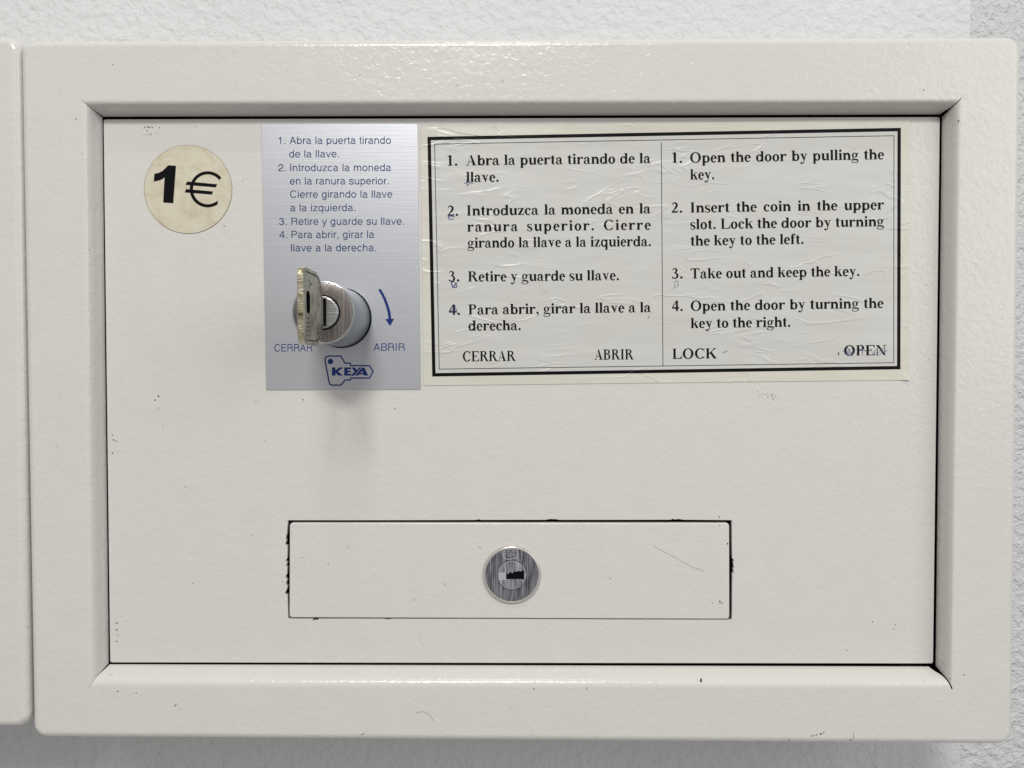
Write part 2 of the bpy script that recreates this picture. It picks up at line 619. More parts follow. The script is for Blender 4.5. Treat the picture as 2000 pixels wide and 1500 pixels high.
        if c == 'a':
            self.rect(385, 463, 70, 370); R(255, 365, 208, 173, 0, 160, 14); R(228, 150, 192, 165, 95, 330, 16)
            self.strip([(215, 285), (320, 305), (430, 350)], [70, 66, 60]); self.strip([(424, 100), (450, 34), (530, 30)], [76, 60, 58]); self.strip([(330, 40), (400, 90), (424, 160)], [60, 60, 60])
            return 556
        if c in 'dqg':
            R(262, 261, 227, 277, 20, 340, 26)
            if c == 'd': self.rect(411, 489, 0, 718)
            elif c == 'q': self.rect(411, 489, -207, 523)
            else: self.rect(411, 489, -40, 523); R(272, -38, 217, 178, 195, 360, 12)
            return 556
        if c in 'bp':
            R(294, 261, 227, 277, -160, 160, 26)
            self.rect(67, 145, 0, 718) if c == 'b' else self.rect(67, 145, -207, 523)
            return 556
        if c == 's':
            self.strip([(430, 390), (380, 470), (255, 500), (120, 470), (80, 385), (150, 305), (280, 268), (400, 225), (430, 140), (370, 55), (250, 24), (120, 50), (62, 150)], [S] * 13)
            return 500
        if c == 't': self.rect(95, 173, 100, 668); self.rect(14, 262, 460, 523); self.strip([(134, 130), (150, 45), (262, 34)], [S, 70, 66]); return 278
        if c in 'vy':
            self.poly((10, 523), (98, 523), (290, 0), (210, 0)); self.poly((490, 523), (404, 523), (210, 0), (290, 0))
            if c == 'y': self.strip([(262, 40), (215, -110), (150, -178), (50, -172)], [S, 72, 70, 68])
            return 500
        if c == 'z': self.rect(40, 460, 458, 523); self.rect(30, 468, 0, 66); self.poly((360, 470), (455, 460), (140, 60), (35, 60)); return 500
        if c == 'I': self.rect(92, 180, 0, 718); return 278
        if c == 'L': self.rect(80, 168, 0, 718); self.rect(160, 530, 0, 80); return 556
        if c == 'E': self.rect(86, 174, 0, 718); self.rect(165, 615, 0, 80); self.rect(165, 605, 638, 718); self.rect(165, 575, 330, 408); return 667
        if c in 'PRB':
            self.rect(86, 172, 0, 718); self.rect(165, 400, 640, 718)
            if c == 'P': self.ring(400, 512, 222, 206, 88, 78, -90, 90, 16); self.rect(165, 400, 306, 384); return 667
            self.ring(420, 524, 220, 194, 88, 78, -90, 90, 16); self.rect(165, 425, 330, 408)
            self.rect(395, 425, 640, 718)
            if c == 'R': self.strip([(480, 350), (580, 300), (600, 170), (625, 0)], [S, 84, 84, 88]); return 722
            self.ring(410, 204, 222, 204, 88, 78, -90, 90, 16); self.rect(165, 412, 0, 78); return 667
        if c == 'C': self.ring(372, 359, 328, 378, 88, 80, 35, 325, 30); return 722
        if c == 'A': self.poly((15, 0), (105, 0), (378, 718), (285, 718)); self.poly((652, 0), (558, 0), (285, 718), (378, 718)); self.rect(170, 500, 212, 288); return 667
        if c == '1': self.rect(265, 345, 0, 703); self.poly((100, 500), (100, 560), (190, 575), (270, 703), (300, 703), (300, 500)); return 556
        if c == '2': self.strip([(75, 450), (110, 600), (270, 665), (420, 600), (440, 470), (340, 330), (150, 190), (75, 60)], [S] * 8); self.rect(30, 500, 0, 80); return 556
        if c == '3':
            self.strip([(75, 510), (130, 625), (270, 665), (400, 600), (410, 470), (330, 395), (220, 370)], [S] * 7)
            self.strip([(220, 370), (370, 350), (455, 220), (400, 80), (270, 20), (120, 55), (65, 190)], [S] * 7); return 556
        if c == '4': self.rect(330, 412, 0, 703); self.rect(25, 522, 165, 240); self.poly((25, 240), (25, 205), (90, 205), (405, 703), (330, 703)); return 556
        return 500


SERIF, SANS = Glyphs(True), Glyphs(False)


def text_line(mb, s, font, x0, y0, x1, y1, cap, depth, ls=None, y_off=0.004, fit=0.35):
    """one printed line: from the left end to the right end of its baseline, capitals cap high (photograph pixels at the sheet)"""
    a, b = P(x0, y0, depth), P(x1, y1, depth)
    u = unit(a, b)
    v = (-u[1], u[0])
    W = math.hypot(b[0] - a[0], b[1] - a[1])
    H = abs(P(1000, 700, depth)[1] - P(1000, 700 + cap, depth)[1])
    sc = H / font.cap
    adv = [font.get(c)[0] for c in s]
    # trim side bearings of first and last glyph
    pts = [p for poly in font.get(s[0])[1] for p in poly]
    l0 = min(p[0] for p in pts)
    pts = [p for poly in font.get(s[-1])[1] for p in poly]
    r1 = adv[-1] - max(p[0] for p in pts)
    nat = (sum(adv) - l0 - r1) * sc
    spaces = s.count(' ')
    sx = sc
    if ls is None:
        if spaces and nat < W:
            # justified: a share goes to the letters, the rest to the gaps
            sx = sc * (1 + fit * (W / nat - 1))
            extra_sp = (W - (sum(adv) - l0 - r1) * sx) / spaces
            extra_l = 0
        else:
            sx = sc * W / nat
            extra_sp = extra_l = 0
    else:
        extra_l = ls * sc * 1000
        extra_sp = (W - nat - extra_l * (len(s) - 1)) / max(spaces, 1)
    x = -l0 * sx
    for ch, ad in zip(s, adv):
        g = font.get(ch)[1]
        for k, poly in enumerate(g):
            q = []
            for p in poly:
                X, Z = x + p[0] * sx, p[1] * sc
                q.append((a[0] + u[0] * X + v[0] * Z, depth - 0.03 - y_off * (k % 6), a[1] + u[1] * X + v[1] * Z))
            ar = sum(q[i][0] * q[(i + 1) % len(q)][2] - q[(i + 1) % len(q)][0] * q[i][2] for i in range(len(q)))
            if ar < 0:
                q.reverse()
            mb.add(q, [list(range(len(q)))])
        x += ad * sx + extra_l + (extra_sp if ch == ' ' else 0)


def ribbon(mb, pts, w, y, closed=False, mat=0, step=0.0):
    """flat line of width w (mm) through (x,z) points"""
    n = len(pts)
    L, R = [], []
    for i, p in enumerate(pts):
        if closed:
            a, b = pts[i - 1], pts[(i + 1) % n]
        else:
            a, b = pts[max(i - 1, 0)], pts[min(i + 1, n - 1)]
        u1 = unit(a, p) if a != p else unit(p, b)
        u2 = unit(p, b) if b != p else u1
        nx, nz = -(u1[1] + u2[1]), u1[0] + u2[0]
        l = math.hypot(nx, nz) or 1
        k = 1 / max(0.5, l / 2)
        nx, nz = nx / l * w / 2 * k, nz / l * w / 2 * k
        L.append((p[0] + nx, y, p[1] + nz))
        R.append((p[0] - nx, y, p[1] - nz))
    m = n if closed else n - 1
    for i in range(m):
        j = (i + 1) % n
        mb.add([L[i], R[i], R[j], L[j]], [[0, 1, 2, 3]], mat)


def px_ribbon(mb, pts, w_px, y, **k):
    ribbon(mb, [P(a, b, y) for a, b in pts], w_px * 0.2, y, **k)


def blob(mb, px, py, r, y, mat=0, asp=1.0, rot=0.0):
    """irregular speck"""
    c = P(px, py, y)
    n = 7
    pts = []
    for i in range(n):
        a = 2 * math.pi * i / n
        rr = r * 0.2 * random.uniform(0.55, 1.15)
        dx, dz = rr * math.cos(a) * asp, rr * math.sin(a) / asp
        pts.append((c[0] + dx * math.cos(rot) - dz * math.sin(rot), y, c[1] + dx * math.sin(rot) + dz * math.cos(rot)))
    mb.add(pts, [list(range(n))], mat)


# ------------------------------------------------------------------ the walls behind
YF = -7.0       # front of the cabinet's face
YW = 55.0       # wall
mb = MB()
xe = P(1898, 30, YW)[0]
xe2 = P(1873, 1480, YW)[0]
mb.add([(-900, YW, -700), (xe2 - (P(1873, 1480, YW)[1] + 700) * 0.0, YW, -700), (xe, YW, 900), (-900, YW, 900)], [[0, 1, 2, 3]])
mb.add([(xe2, YW, -700), (xe2 + 1.2, YW + 6, -700), (xe + 1.2, YW + 6, 900), (xe, YW, 900)], [[0, 1, 2, 3]])
o = mb.build('white_wall', M['wall'])
o['kind'] = 'structure'
mb = MB()
mb.add([(xe2 - 30, YW + 4, -700), (900, YW + 4, -700), (900, YW + 4, 900), (xe2 - 30, YW + 4, 900)], [[0, 1, 2, 3]])
o = mb.build('grey_wall', M['wall2'])
o['kind'] = 'structure'


# ------------------------------------------------------------------ the cabinet
def cabinet_body(outer, F, G, parent, yf, name='cabinet_body', gaps=None):
    """folded sheet-metal shell: face ring, rounded outer edges, sides to the wall, four inner flaps"""
    mb = MB()
    R = 3.2
    r0 = 5.6
    phis = [0, 1.0, 8, 16, 26, 36, 47, 58, 70, 81, 90]
    loops = []
    for ph in phis:
        a = math.radians(ph)
        e = R * (1 - math.sin(a))
        loops.append(at(rquad(inset(outer, e), r0 - e, 10), yf + R * (1 - math.cos(a))))
    loops.append(at(rquad(outer, r0, 10), yf + 20))
    loops.append(at(rquad(outer, r0, 10), YW - 0.5))
    mb.loops(loops)
    mb.tess([[(p[0], p[2]) for p in loops[0]], F], yf)
    # flaps
    gaps = gaps or {}
    Rb = 4.2
    prof = []
    for k in range(15):
        t = k / 14
        prof.append((2 * t * (1 - t) * 0.48 + t * t * 0.76, t ** 2.5 * 3.9))
    prof += [(0.87, 5.45)]
    prof += [(1.0, 7.0), (1.0, 7.6)]
    for i in range(4):
        j = (i + 1) % 4
        g0, g1 = gaps.get((i, 0), 0.06), gaps.get((i, 1), 0.06)
        ls = []
        n = 24
        for k, (w, dy) in enumerate(prof):
            a, b = L2(F[i], G[i], w), L2(F[j], G[j], w)
            length = math.hypot(b[0] - a[0], b[1] - a[1])
            h = min(1, dy / 6.0)
            u0, u1 = g0 * (0.2 + 0.8 * h ** 3) / length, 1 - g1 * (0.2 + 0.8 * h ** 3) / length
            if k == 0:
                u0, u1 = 0.0 + g0 * .2 / length, 1 - g1 * .2 / length
            ls.append([(*L2(a, b, u0 + (u1 - u0) * s / n),) for s in range(n + 1)])
            ls[-1] = [(p[0], yf + dy, p[1]) for p in ls[-1]]
        mb.loops(ls, closed=False)
    return mb.build(name, M['paint'], parent)


def door_mesh(quad, hole, parent, name='door'):
    mb = MB()
    b = 0.35
    ls = [at(rquad(inset(quad, e), max(0.9 - e, 0.3), 5), y) for e, y in ((b, 0), (b * 0.85, 0.012), (b * 0.3, 0.1), (0, b), (0, 1.5))]
    mb.loops(ls)
    rings = [[(p[0], p[2]) for p in ls[0]]]
    if hole:
        rings.append(hole)
        mb.loops([at(hole, 0), at(hole, 1.6)], smooth=False)
    mb.tess(rings, 0.0)
    return mb.build(name, M['paint'], parent)


outer = [P(43, 80.5, YF + 2), P(1992, 73, YF + 2), P(1974, 1452.5, YF + 2), P(67.5, 1438.5, YF + 2)]
F = [P(158, 194, YF), P(1878, 191, YF), P(1861, 1346, YF), P(173, 1344, YF)]
G = [P(198.6, 227.2, 0), P(1841.5, 222.6, 0), P(1829, 1302.8, 0), P(210.8, 1298.4, 0)]
DQ = [P(201.6, 232.6), P(1836.3, 228.0), P(1823, 1296.4), P(214.6, 1294.4)]
base = P(1000, 1445, YF)
locker = thing('locker', 'ivory wall locker with coin lock, key and instruction stickers on its door', 'locker',
               (0, 0.02, base[1] * MM))
# flap order: top (0-1), right (1-2), bottom (2-3), left (3-0)
body = cabinet_body(outer, F, G, locker, YF, gaps={(0, 0): 0.35, (0, 1): 1.0, (1, 0): 0.9, (1, 1): 0.15, (2, 0): 2.8, (2, 1): 0.5, (3, 0): 0.3, (3, 1): 0.3})
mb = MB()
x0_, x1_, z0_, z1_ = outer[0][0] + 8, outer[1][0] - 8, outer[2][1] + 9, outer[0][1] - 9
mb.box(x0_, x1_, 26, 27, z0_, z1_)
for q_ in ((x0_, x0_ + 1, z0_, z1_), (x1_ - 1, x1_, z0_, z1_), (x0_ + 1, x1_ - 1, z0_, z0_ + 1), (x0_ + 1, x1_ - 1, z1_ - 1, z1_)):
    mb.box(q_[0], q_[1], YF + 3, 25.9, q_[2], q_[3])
liner = mb.build('gap_shade_lining', M['gap_shade'], locker)  # added dark box, paints the shade seen through the door gaps

# hole for the coin box cover, cut roughly
hl = []
random.seed(3)
top = [(562, 1016), (700, 1016), (868, 1015.7), (930, 1015.4), (934, 1014.2), (940, 1015.4), (1066, 1015.2), (1074, 1013.6), (1086, 1014), (1092, 1015.3), (1232, 1015.2), (1310, 1015), (1314, 1013.2), (1318, 1014.6), (1326, 1013.6), (1334, 1015), (1380, 1015.4), (1429.4, 1015.8)]
right = [(1429.7, 1060), (1430, 1085), (1430.4, 1091), (1433.6, 1093), (1432.2, 1100), (1433.8, 1108), (1432, 1112), (1433, 1118), (1430.6, 1122), (1430, 1160), (1430, 1190), (1429.5, 1210.6)]
bottom = [(1200, 1210), (1020, 1209.2), (900, 1208.9), (765, 1208.8), (757, 1210.4), (748, 1208.6), (622, 1208.6), (619, 1213), (616, 1210.6), (612, 1213), (610, 1208.5), (563, 1208.5)]
left = [(562, 1180), (561.4, 1163), (556, 1159), (559.6, 1152), (561.4, 1146), (558.2, 1139), (561, 1133), (557.2, 1126.5), (560.5, 1121), (561, 1108), (558.4, 1104), (561.2, 1099), (557.8, 1095), (561, 1090), (561.4, 1066), (556.4, 1063), (559.4, 1057), (558, 1050), (560.4, 1042), (561, 1032), (562, 1022)]
hole = [P(*p) for p in top + right + bottom + left]
door = door_mesh(DQ, hole, locker)

# cover plate of the coin box
cq = [P(565.8, 1020.8), P(1424.4, 1021.2), P(1424.8, 1209.2), P(565.0, 1206.2)]
mb = MB()
b = 0.55
ls = [at(rquad(inset(cq, e), 1.3 - e * 0.6, 6), y) for e, y in ((b, -0.35), (b * 0.9, -0.345), (b * 0.6, -0.30), (b * 0.25, -0.15), (0.05, 0.12), (0, 0.5), (0, 1.9))]
mb.loops(ls)
mb.tess([[(p[0], p[2]) for p in ls[0]]], -0.35)
cover = mb.build('coin_box_cover', M['paint'], locker)

# ------------------------------------------------------------------ cylinder lock in the cover
lc = P(999.8, 1123.3, -1.2)
mb = MB()
lathe(mb, lc[0], lc[1], [(11.5, -0.3), (11.45, -0.75), (11.2, -1.15), (10.9, -1.3), (10.55, -1.3), (10.35, -1.05)], n=96, cap=False)
rim = mb.build('cylinder_lock', M['rim'], locker)
rim['label'] = 'round cylinder lock in the coin box cover'
mb = MB()
pr = 5.6
mb.tess([circle(lc[0], lc[1], 10.4, 96), circle(lc[0], lc[1], pr + 0.30, 64)], -1.08)
mb.loops([at(circle(lc[0], lc[1], pr + 0.30, 64), -1.08), at(circle(lc[0], lc[1], pr + 0.30, 64), -0.3)])
mb.build('lock_face', M['face2'], rim)
# plug with a keyway cut through it
kx0, kx1 = P(973.5, 1125, -1)[0], P(1023.6, 1125, -1)[0]
kz0, kz1 = P(1000, 1132.4, -1)[1], P(1000, 1117.0, -1)[1]
top_e = [(kx1, kz1 + 0.5), (kx1 - 0.5, kz1 + 0.75), (kx1 - 1.2, kz1 + 0.2), (kx1 - 2.2, kz1 + 0.45), (kx1 - 3.2, kz1 + 0.1), (kx1 - 4.1, kz1 + 0.25), (kx1 - 4.4, kz1 - 0.5), (kx1 - 4.9, kz1 - 0.35), (kx1 - 5.4, kz1 + 0.3), (kx1 - 5.9, kz1 - 0.5), (kx1 - 6.3, kz1 - 0.95), (kx1 - 6.8, kz1 - 0.3), (kx1 - 7.4, kz1 - 0.1), (kx0 + 0.2, kz1 - 0.1)]
bot_e = [(kx0 + 0.1, kz0 - 0.05), (kx1 - 6.2, kz0 + 0.1), (kx1 - 5.2, kz0 - 0.25), (kx1 - 4.2, kz0 + 0.4), (kx1 - 3.4, kz0 + 0.1), (kx1 - 2.4, kz0 + 0.45), (kx1 - 1.2, kz0 + 0.0), (kx1, kz0 + 0.1)]
slot = top_e + bot_e
mb = MB()
mb.tess([circle(lc[0], lc[1], pr, 64), slot], -1.18)
mb.loops([at(circle(lc[0], lc[1], pr, 64), -1.18), at(circle(lc[0], lc[1], pr, 64), -0.3)])
mb.loops([at(slot, -1.18), at(slot, -0.45)], smooth=False)
mb.loops([at(circle(lc[0], lc[1], pr - 0.16, 64), -1.20), at(circle(lc[0], lc[1], pr, 64), -1.19), at(circle(lc[0], lc[1], pr + 0.06, 64), -1.05)], mat=1)  # lighter ring, a highlight painted round the plug
plug = mb.build('lock_plug', [M['plug2'], M['steel_light']], rim)
mb = MB()
mb.add(at(circle(lc[0], lc[1], 10.3, 64), -0.52), [list(range(64))])  # black disc, paints the dark depth of keyway and groove
mb.build('keyway', M['recess_shade'], rim)
mb = MB()
mb.box(kx0 + 0.1, kx0 + 3.0, -1.12, -0.55, kz0 - 0.02, kz1 - 0.12)
mb.box(kx0 + 2.9, kx1 - 0.5, -1.1, -0.6, kz0 + 0.02, kz0 + 0.14)
mb.build('keyway_shutter', M['steel_light'], rim)
mb = MB()   # stamped emblem above the plug
ex, ez = P(996, 1082, -1.1)
ribbon(mb, [(ex - 2.9, ez + 1.9), (ex + 2.9, ez + 1.9), (ex + 2.9, ez - 1.2), (ex + 1.6, ez - 1.7), (ex, ez - 2.1), (ex - 1.6, ez - 1.9), (ex - 2.5, ez - 1.2)], 0.30, -1.13, closed=True)
for k in range(5):
    c = (ex - 1.9 + k * 0.95, ez + 1.15)
    mb.add(at(circle(*c, 0.24, 8), -1.14), [list(range(8))])
for k, (a, b2) in enumerate((((-1.5, .5), (-1.9, -.8)), ((-.5, .6), (-.9, -1.2)), ((.1, .6), (.1, -1.3)), ((.8, .5), (.9, -.9)), ((1.7, .4), (1.5, -.9)))):
    ribbon(mb, [(ex + a[0], ez + a[1]), (ex + b2[0], ez + b2[1])], 0.22, -1.135)
mb.build('stamped_emblem', M['steel_light'], rim)

# ------------------------------------------------------------------ metal instruction plate
PY = -0.35
pq = [P(511, 242, PY), P(815.5, 242, PY), P(822, 760.5, PY), P(519.5, 761.5, PY)]
mb = MB()
mb.loops([at(inset(pq, 0.05), PY), at(pq, PY + 0.06), at(pq, -0.02)], smooth=False)
mb.tess([inset(pq, 0.05)], PY)
plate = mb.build('instruction_plate', M['plate'], locker)
plate['label'] = 'brushed silver plate with blue Spanish instructions, behind the key'
lines = [
    [('1.', 544.1, 281.3, 557.2, 281.2), ('Abra la puerta tirando', 565.4, 281.2, 763.7, 280.8), ('de la llave.', 564.8, 307.6, 662, 307.2)],
    [('2.', 543.7, 334.6, 558.6, 334.5), ('Introduzca la moneda', 566.8, 334.4, 764, 334), ('en la ranura superior.', 566.2, 360.4, 759.2, 360),
     ('Cierre girando la llave', 566.6, 386.3, 766.4, 386), ('a la izquierda.', 567.1, 412.6, 694, 412.3)],
    [('3.', 545.4, 439.5, 560, 439.4), ('Retire y guarde su llave.', 569.3, 439.3, 789.2, 438.9)],
    [('4.', 545.9, 465.2, 561, 465.1), ('Para abrir, girar la', 569.3, 465, 730.9, 464.6), ('llave a la derecha.', 568.4, 491, 734.5, 490.6)],
]
for grp in lines:
    mb = MB()
    for s, x0, y0, x1, y1 in grp:
        text_line(mb, s, SANS, x0, y0, x1, y1, 14.2, PY, fit=0.92)
    mb.build('lettering', M['blue_light'], plate, merge=False)
mb = MB()
text_line(mb, 'CERRAR', SANS, 536, 686.6, 609.8, 686.4, 14.6, PY)
mb.build('lettering', M['blue'], plate, merge=False)
mb = MB()
text_line(mb, 'ABRIR', SANS, 729.6, 685.2, 790.6, 685, 14.6, PY)
mb.build('lettering', M['blue'], plate, merge=False)
# turning arrow
mb = MB()
Y1 = PY - 0.03
sh = [(741, 565), (746.5, 574), (752, 585.5), (756.5, 598), (760, 611), (761.6, 624)]
wd = [5.0, 5.0, 5.2, 5.4, 5.6, 5.6]
q = [P(a, b, Y1) for a, b in sh]
Lr = []
for i, p in enumerate(q):
    u = unit(q[max(i - 1, 0)], q[min(i + 1, 5)])
    Lr.append(((p[0] - u[1] * wd[i] * .1, p[1] + u[0] * wd[i] * .1), (p[0] + u[1] * wd[i] * .1, p[1] - u[0] * wd[i] * .1)))
for i in range(5):
    mb.add(at([Lr[i][0], Lr[i][1], Lr[i + 1][1], Lr[i + 1][0]], Y1), [[0, 1, 2, 3]])
mb.add(at([P(752.2, 623, Y1), P(769.8, 622.6, Y1), P(761.8, 636.8, Y1)], Y1 - 0.006), [[0, 2, 1]])
mb.build('arrow', M['blue'], plate, merge=False)
# key-shaped emblem with its word
Z = lambda x, y: P(500 + x / 5, 480 + y / 5, Y1)
mb = MB()
out = [(673, 1118), (678, 1095), (690, 1081), (708, 1077), (828, 1077), (868, 1147), (920, 1147), (925, 1170), (1108, 1172), (1143, 1226), (1108, 1292), (925, 1292), (920, 1311), (870, 1311), (830, 1361), (742, 1361), (725, 1355), (715, 1338)]
ribbon(mb, [Z(*p) for p in out], 2.6 * 0.2, Y1, closed=True)
c = Z(727, 1130)
mb.add(at(circle(c[0], c[1], 27 / 5 * 0.2, 20), Y1 - 0.004), [list(range(20))])
K = [[(742, 1188), (776, 1188), (776, 1218), (812, 1188), (852, 1188), (800, 1228), (850, 1268), (806, 1268), (776, 1242), (776, 1268), (742, 1268)],
     [(862, 1188), (930, 1188), (930, 1206), (894, 1206), (894, 1219), (926, 1219), (926, 1236), (894, 1236), (894, 1250), (930, 1250), (930, 1268), (862, 1268)],
     [(932, 1188), (968, 1188), (984, 1214), (1006, 1188), (1028, 1188), (956, 1270), (926, 1270), (962, 1228)],
     ]
for p in K:
    mb.tess([[Z(*a) for a in p]], Y1 - 0.004)
mb.tess([[Z(*a) for a in [(1036, 1188), (1058, 1188), (1096, 1268), (1056, 1268), (1050, 1256), (1008, 1256), (996, 1268), (966, 1268)]],
         [Z(*a) for a in [(1036, 1222), (1046, 1242), (1020, 1242)]]], Y1 - 0.004)
mb.build('key_emblem', M['blue'], plate, merge=False)

# ------------------------------------------------------------------ round price sticker
SY = -0.18
sc_ = P(367.2, 369.8, SY)
mb = MB()
mb.add(at(circle(sc_[0], sc_[1], 17.05, 96), SY), [list(range(96))])
mb.loops([at(circle(sc_[0], sc_[1], 17.05, 96), SY), at(circle(sc_[0], sc_[1], 17.22, 96), SY + 0.05), at(circle(sc_[0], sc_[1], 17.22, 96), -0.02)], mat=1, smooth=False)
stk = mb.build('price_sticker', [M['sticker'], M['sticker_edge']], locker)
stk['label'] = 'round yellowed sticker reading 1 euro'
Zs = lambda x, y: P(260 + x / 7.5, 270 + y / 7.5, SY - 0.03)
mb = MB()
one = [(512, 396), (629, 403), (588, 953), (440, 942), (460, 575), (430, 598), (370, 622), (301, 636), (312, 518), (370, 508), (430, 478), (480, 430)]
mb.tess([[Zs(*p) for p in one]], SY - 0.03)
mb.build('numeral', M['ink'], stk, merge=False)
mb = MB()
po, pi_ = [], []
cx, cy = 1092, 748
for k in range(41):
    t = k / 40
    a = math.radians(41 + t * (360 - 41 - 49))
    ro = (263, 265)
    po.append((cx + ro[0] * math.cos(a), cy - ro[1] * math.sin(a)))
    pi_.append((cx + (ro[0] - 48) * math.cos(a), cy - (ro[1] - 46) * math.sin(a)))
po[0] = (1291, 574)
pi_[0] = (1265, 615)
po[-1] = (1238, 970)
pi_[-1] = (1240, 914)
for k in range(40):
    mb.add(at([Zs(*po[k]), Zs(*po[k + 1]), Zs(*pi_[k + 1]), Zs(*pi_[k])], SY - 0.03), [[0, 1, 2, 3]])
mb.tess([[Zs(*p) for p in [(790, 634), (1232, 673), (1211, 721), (768, 683)]]], SY - 0.036)
mb.tess([[Zs(*p) for p in [(776, 744), (1174, 779), (1152, 826), (754, 794)]]], SY - 0.036)
mb.build('euro_sign', M['ink'], stk, merge=False)

# ------------------------------------------------------------------ bilingual instruction label
LY = -0.22
A, B, C_, D = P(821.5, 248, LY), P(1777.5, 231.8, LY), P(1775, 742, LY), P(827.5, 753, LY)
ia, ib, ic, id_ = P(838, 270.4, LY), P(1756.5, 253, LY), P(1755.5, 718, LY), P(847.5, 732, LY)
mb = MB()
n = 28


def lift(p):
    """the lower right corner has come unstuck"""
    d = max(0.0, 1 - math.hypot(p[0] - C_[0], (p[1] - C_[1]) * 1.5) / 5.0)
    return LY - 0.9 * d * d


quads = [((A, B, ib, ia), 1), ((B, C_, ic, ib), 1), ((C_, D, id_, ic), 1), ((D, A, ia, id_), 1)]
for (a, b2, c2, d2), mi in quads:
    ls = []
    for r in range(4):
        t = r / 3
        e0, e1 = L2(a, d2, t), L2(b2, c2, t)
        row = [L2(e0, e1, s / 160) for s in range(161)]
        ls.append([(p[0], lift(p), p[1]) for p in row])
    mb.loops(ls, closed=False, mat=mi, smooth=True)
mb.add(at([ia, ib, ic, id_], LY), [[3, 2, 1, 0]], 0)
lab = mb.build('instruction_label', [M['paper'], M['paper_margin']], locker)
for p in lab.data.polygons:
    pass
lab['label'] = 'wrinkled paper label with black instructions in Spanish and English'
mb = MB()
TY = LY - 0.03


def frame_line(mb, q, w, y):
    """mitred rectangle outline, w mm wide, drawn inside q"""
    i = inset(q, w)
    for k in range(4):
        j = (k + 1) % 4
        mb.add(at([q[k], q[j], i[j], i[k]], y), [[0, 3, 2, 1]])


frame_line(mb, [P(834.8, 267.3, TY), P(1759.6, 249.6, TY), P(1758.7, 721.3, TY), P(844.2, 735.4, TY)], 6.6 * 0.2, TY)
frame_line(mb, [P(848.2, 280.8, TY), P(1746.6, 264.4, TY), P(1746.4, 709.0, TY), P(857.3, 721.6, TY)], 1.25 * 0.2, TY)
px_ribbon(mb, [(1291.6, 277.8), (1293.2, 500), (1294.9, 716)], 1.3, TY)
mb.build('printed_border', M['ink_label'], lab, merge=False)
CAP = 20.0
paras = [
    [('1.', 874, 323.8, 893.3, 323.6), ('Abra la puerta tirando de la', 910.2, 323.2, 1270.8, 318.6), ('llave.', 910.6, 355.8, 973.9, 355)],
    [('2.', 874.4, 421.8, 894.9, 421.6), ('Introduzca la moneda en la', 911.9, 421.2, 1270.9, 416.8), ('ranura superior. Cierre', 912.6, 452.6, 1271.4, 448.6, 0.075),
     ('girando la llave a la izquierda.', 913.1, 484, 1271.3, 480.8)],
    [('3.', 876.3, 549.8, 897.2, 549.5), ('Retire y guarde su llave.', 914.3, 550, 1209, 547.2)],
    [('4.', 876.8, 615.2, 898.6, 615), ('Para abrir, girar la llave a la', 915, 614.6, 1271.5, 609.6), ('derecha.', 915, 645.8, 1017.2, 644.8)],
    [('CERRAR', 904, 706, 1007.4, 705)], [('ABRIR', 1161, 702.6, 1237.7, 702)],
    [('1.', 1312.4, 318.2, 1332.1, 318), ('Open the door by pulling the', 1348, 318, 1726.8, 311), ('key.', 1348.1, 350.8, 1395, 350)],
    [('2.', 1312, 415.6, 1332.4, 415.4), ('Insert the coin in the upper', 1348.6, 415.4, 1726.8, 409.2), ('slot. Lock the door by turning', 1348, 448, 1726.6, 441.8),
     ('the key to the left.', 1348.6, 480, 1569.2, 476.4)],
    [('3.', 1312.2, 544.3, 1333.3, 544), ('Take out and keep the key.', 1349, 544.2, 1678.4, 539)],
    [('4.', 1312.8, 607.6, 1333.4, 607.4), ('Open the door by turning the', 1349, 607.4, 1726, 601.4), ('key to the right.', 1349, 641, 1543.6, 638.2)],
    [('LOCK', 1313.4, 701, 1400.6, 700)], [('OPEN', 1648.5, 694.5, 1731.2, 693.8)],
]
for grp in paras:
    mb = MB()
    for t in grp:
        s, x0, y0, x1, y1 = t[:5]
        text_line(mb, s, SERIF, x0, y0, x1, y1, CAP, LY, ls=t[5] if len(t) > 5 else None, y_off=0.003)
    mb.build('lettering', M['ink_label'], lab, merge=False)

# pen marks on the label
PY2 = LY - 0.07
scr = []
rnd = random.Random(5)
scr.append([(906, 358), (918, 356.5), (924, 358), (912, 360), (916, 362)])
scr.append([(911, 352), (912.5, 364)])
a = [(881 + 5.5 * math.cos(t), 424 + 5 * math.sin(t * 1.0)) for t in [k * 0.6 for k in range(11)]]
scr += [a, [(874, 424), (889, 422)], [(876, 420), (878, 430)]]
a = [(887 + 6 * math.cos(t) * (1 - k * 0.01), 556 + 6 * math.sin(t + 0.4)) for k, t in enumerate([k * 0.55 for k in range(24)])]
scr += [a, [(880, 549), (886, 562), (893, 551)], [(893, 551), (882, 563)]]
scr += [[(890, 597), (880, 608), (892, 607), (884, 616), (894, 603)], [(888, 598), (893, 612)]]
pen = [scr[0:2], scr[2:5], scr[5:8], scr[8:10],
       [[(1648, 692), (1660, 682), (1656, 696), (1668, 684), (1664, 697)], [(1646, 686), (1663, 690), (1654, 678)]],
       [[(1683, 672), (1685, 694)], [(1678, 684), (1694, 686), (1683, 681)]],
       [[(1704, 690), (1714, 680), (1712, 693), (1726, 678), (1720, 692), (1733, 684)]]]
for g in pen:
    mb = MB()
    for k, s in enumerate(g):
        px_ribbon(mb, s, 1.0, PY2 - 0.003 * k)
    mb.build('pen_scribble', M['pen'], lab, merge=False)
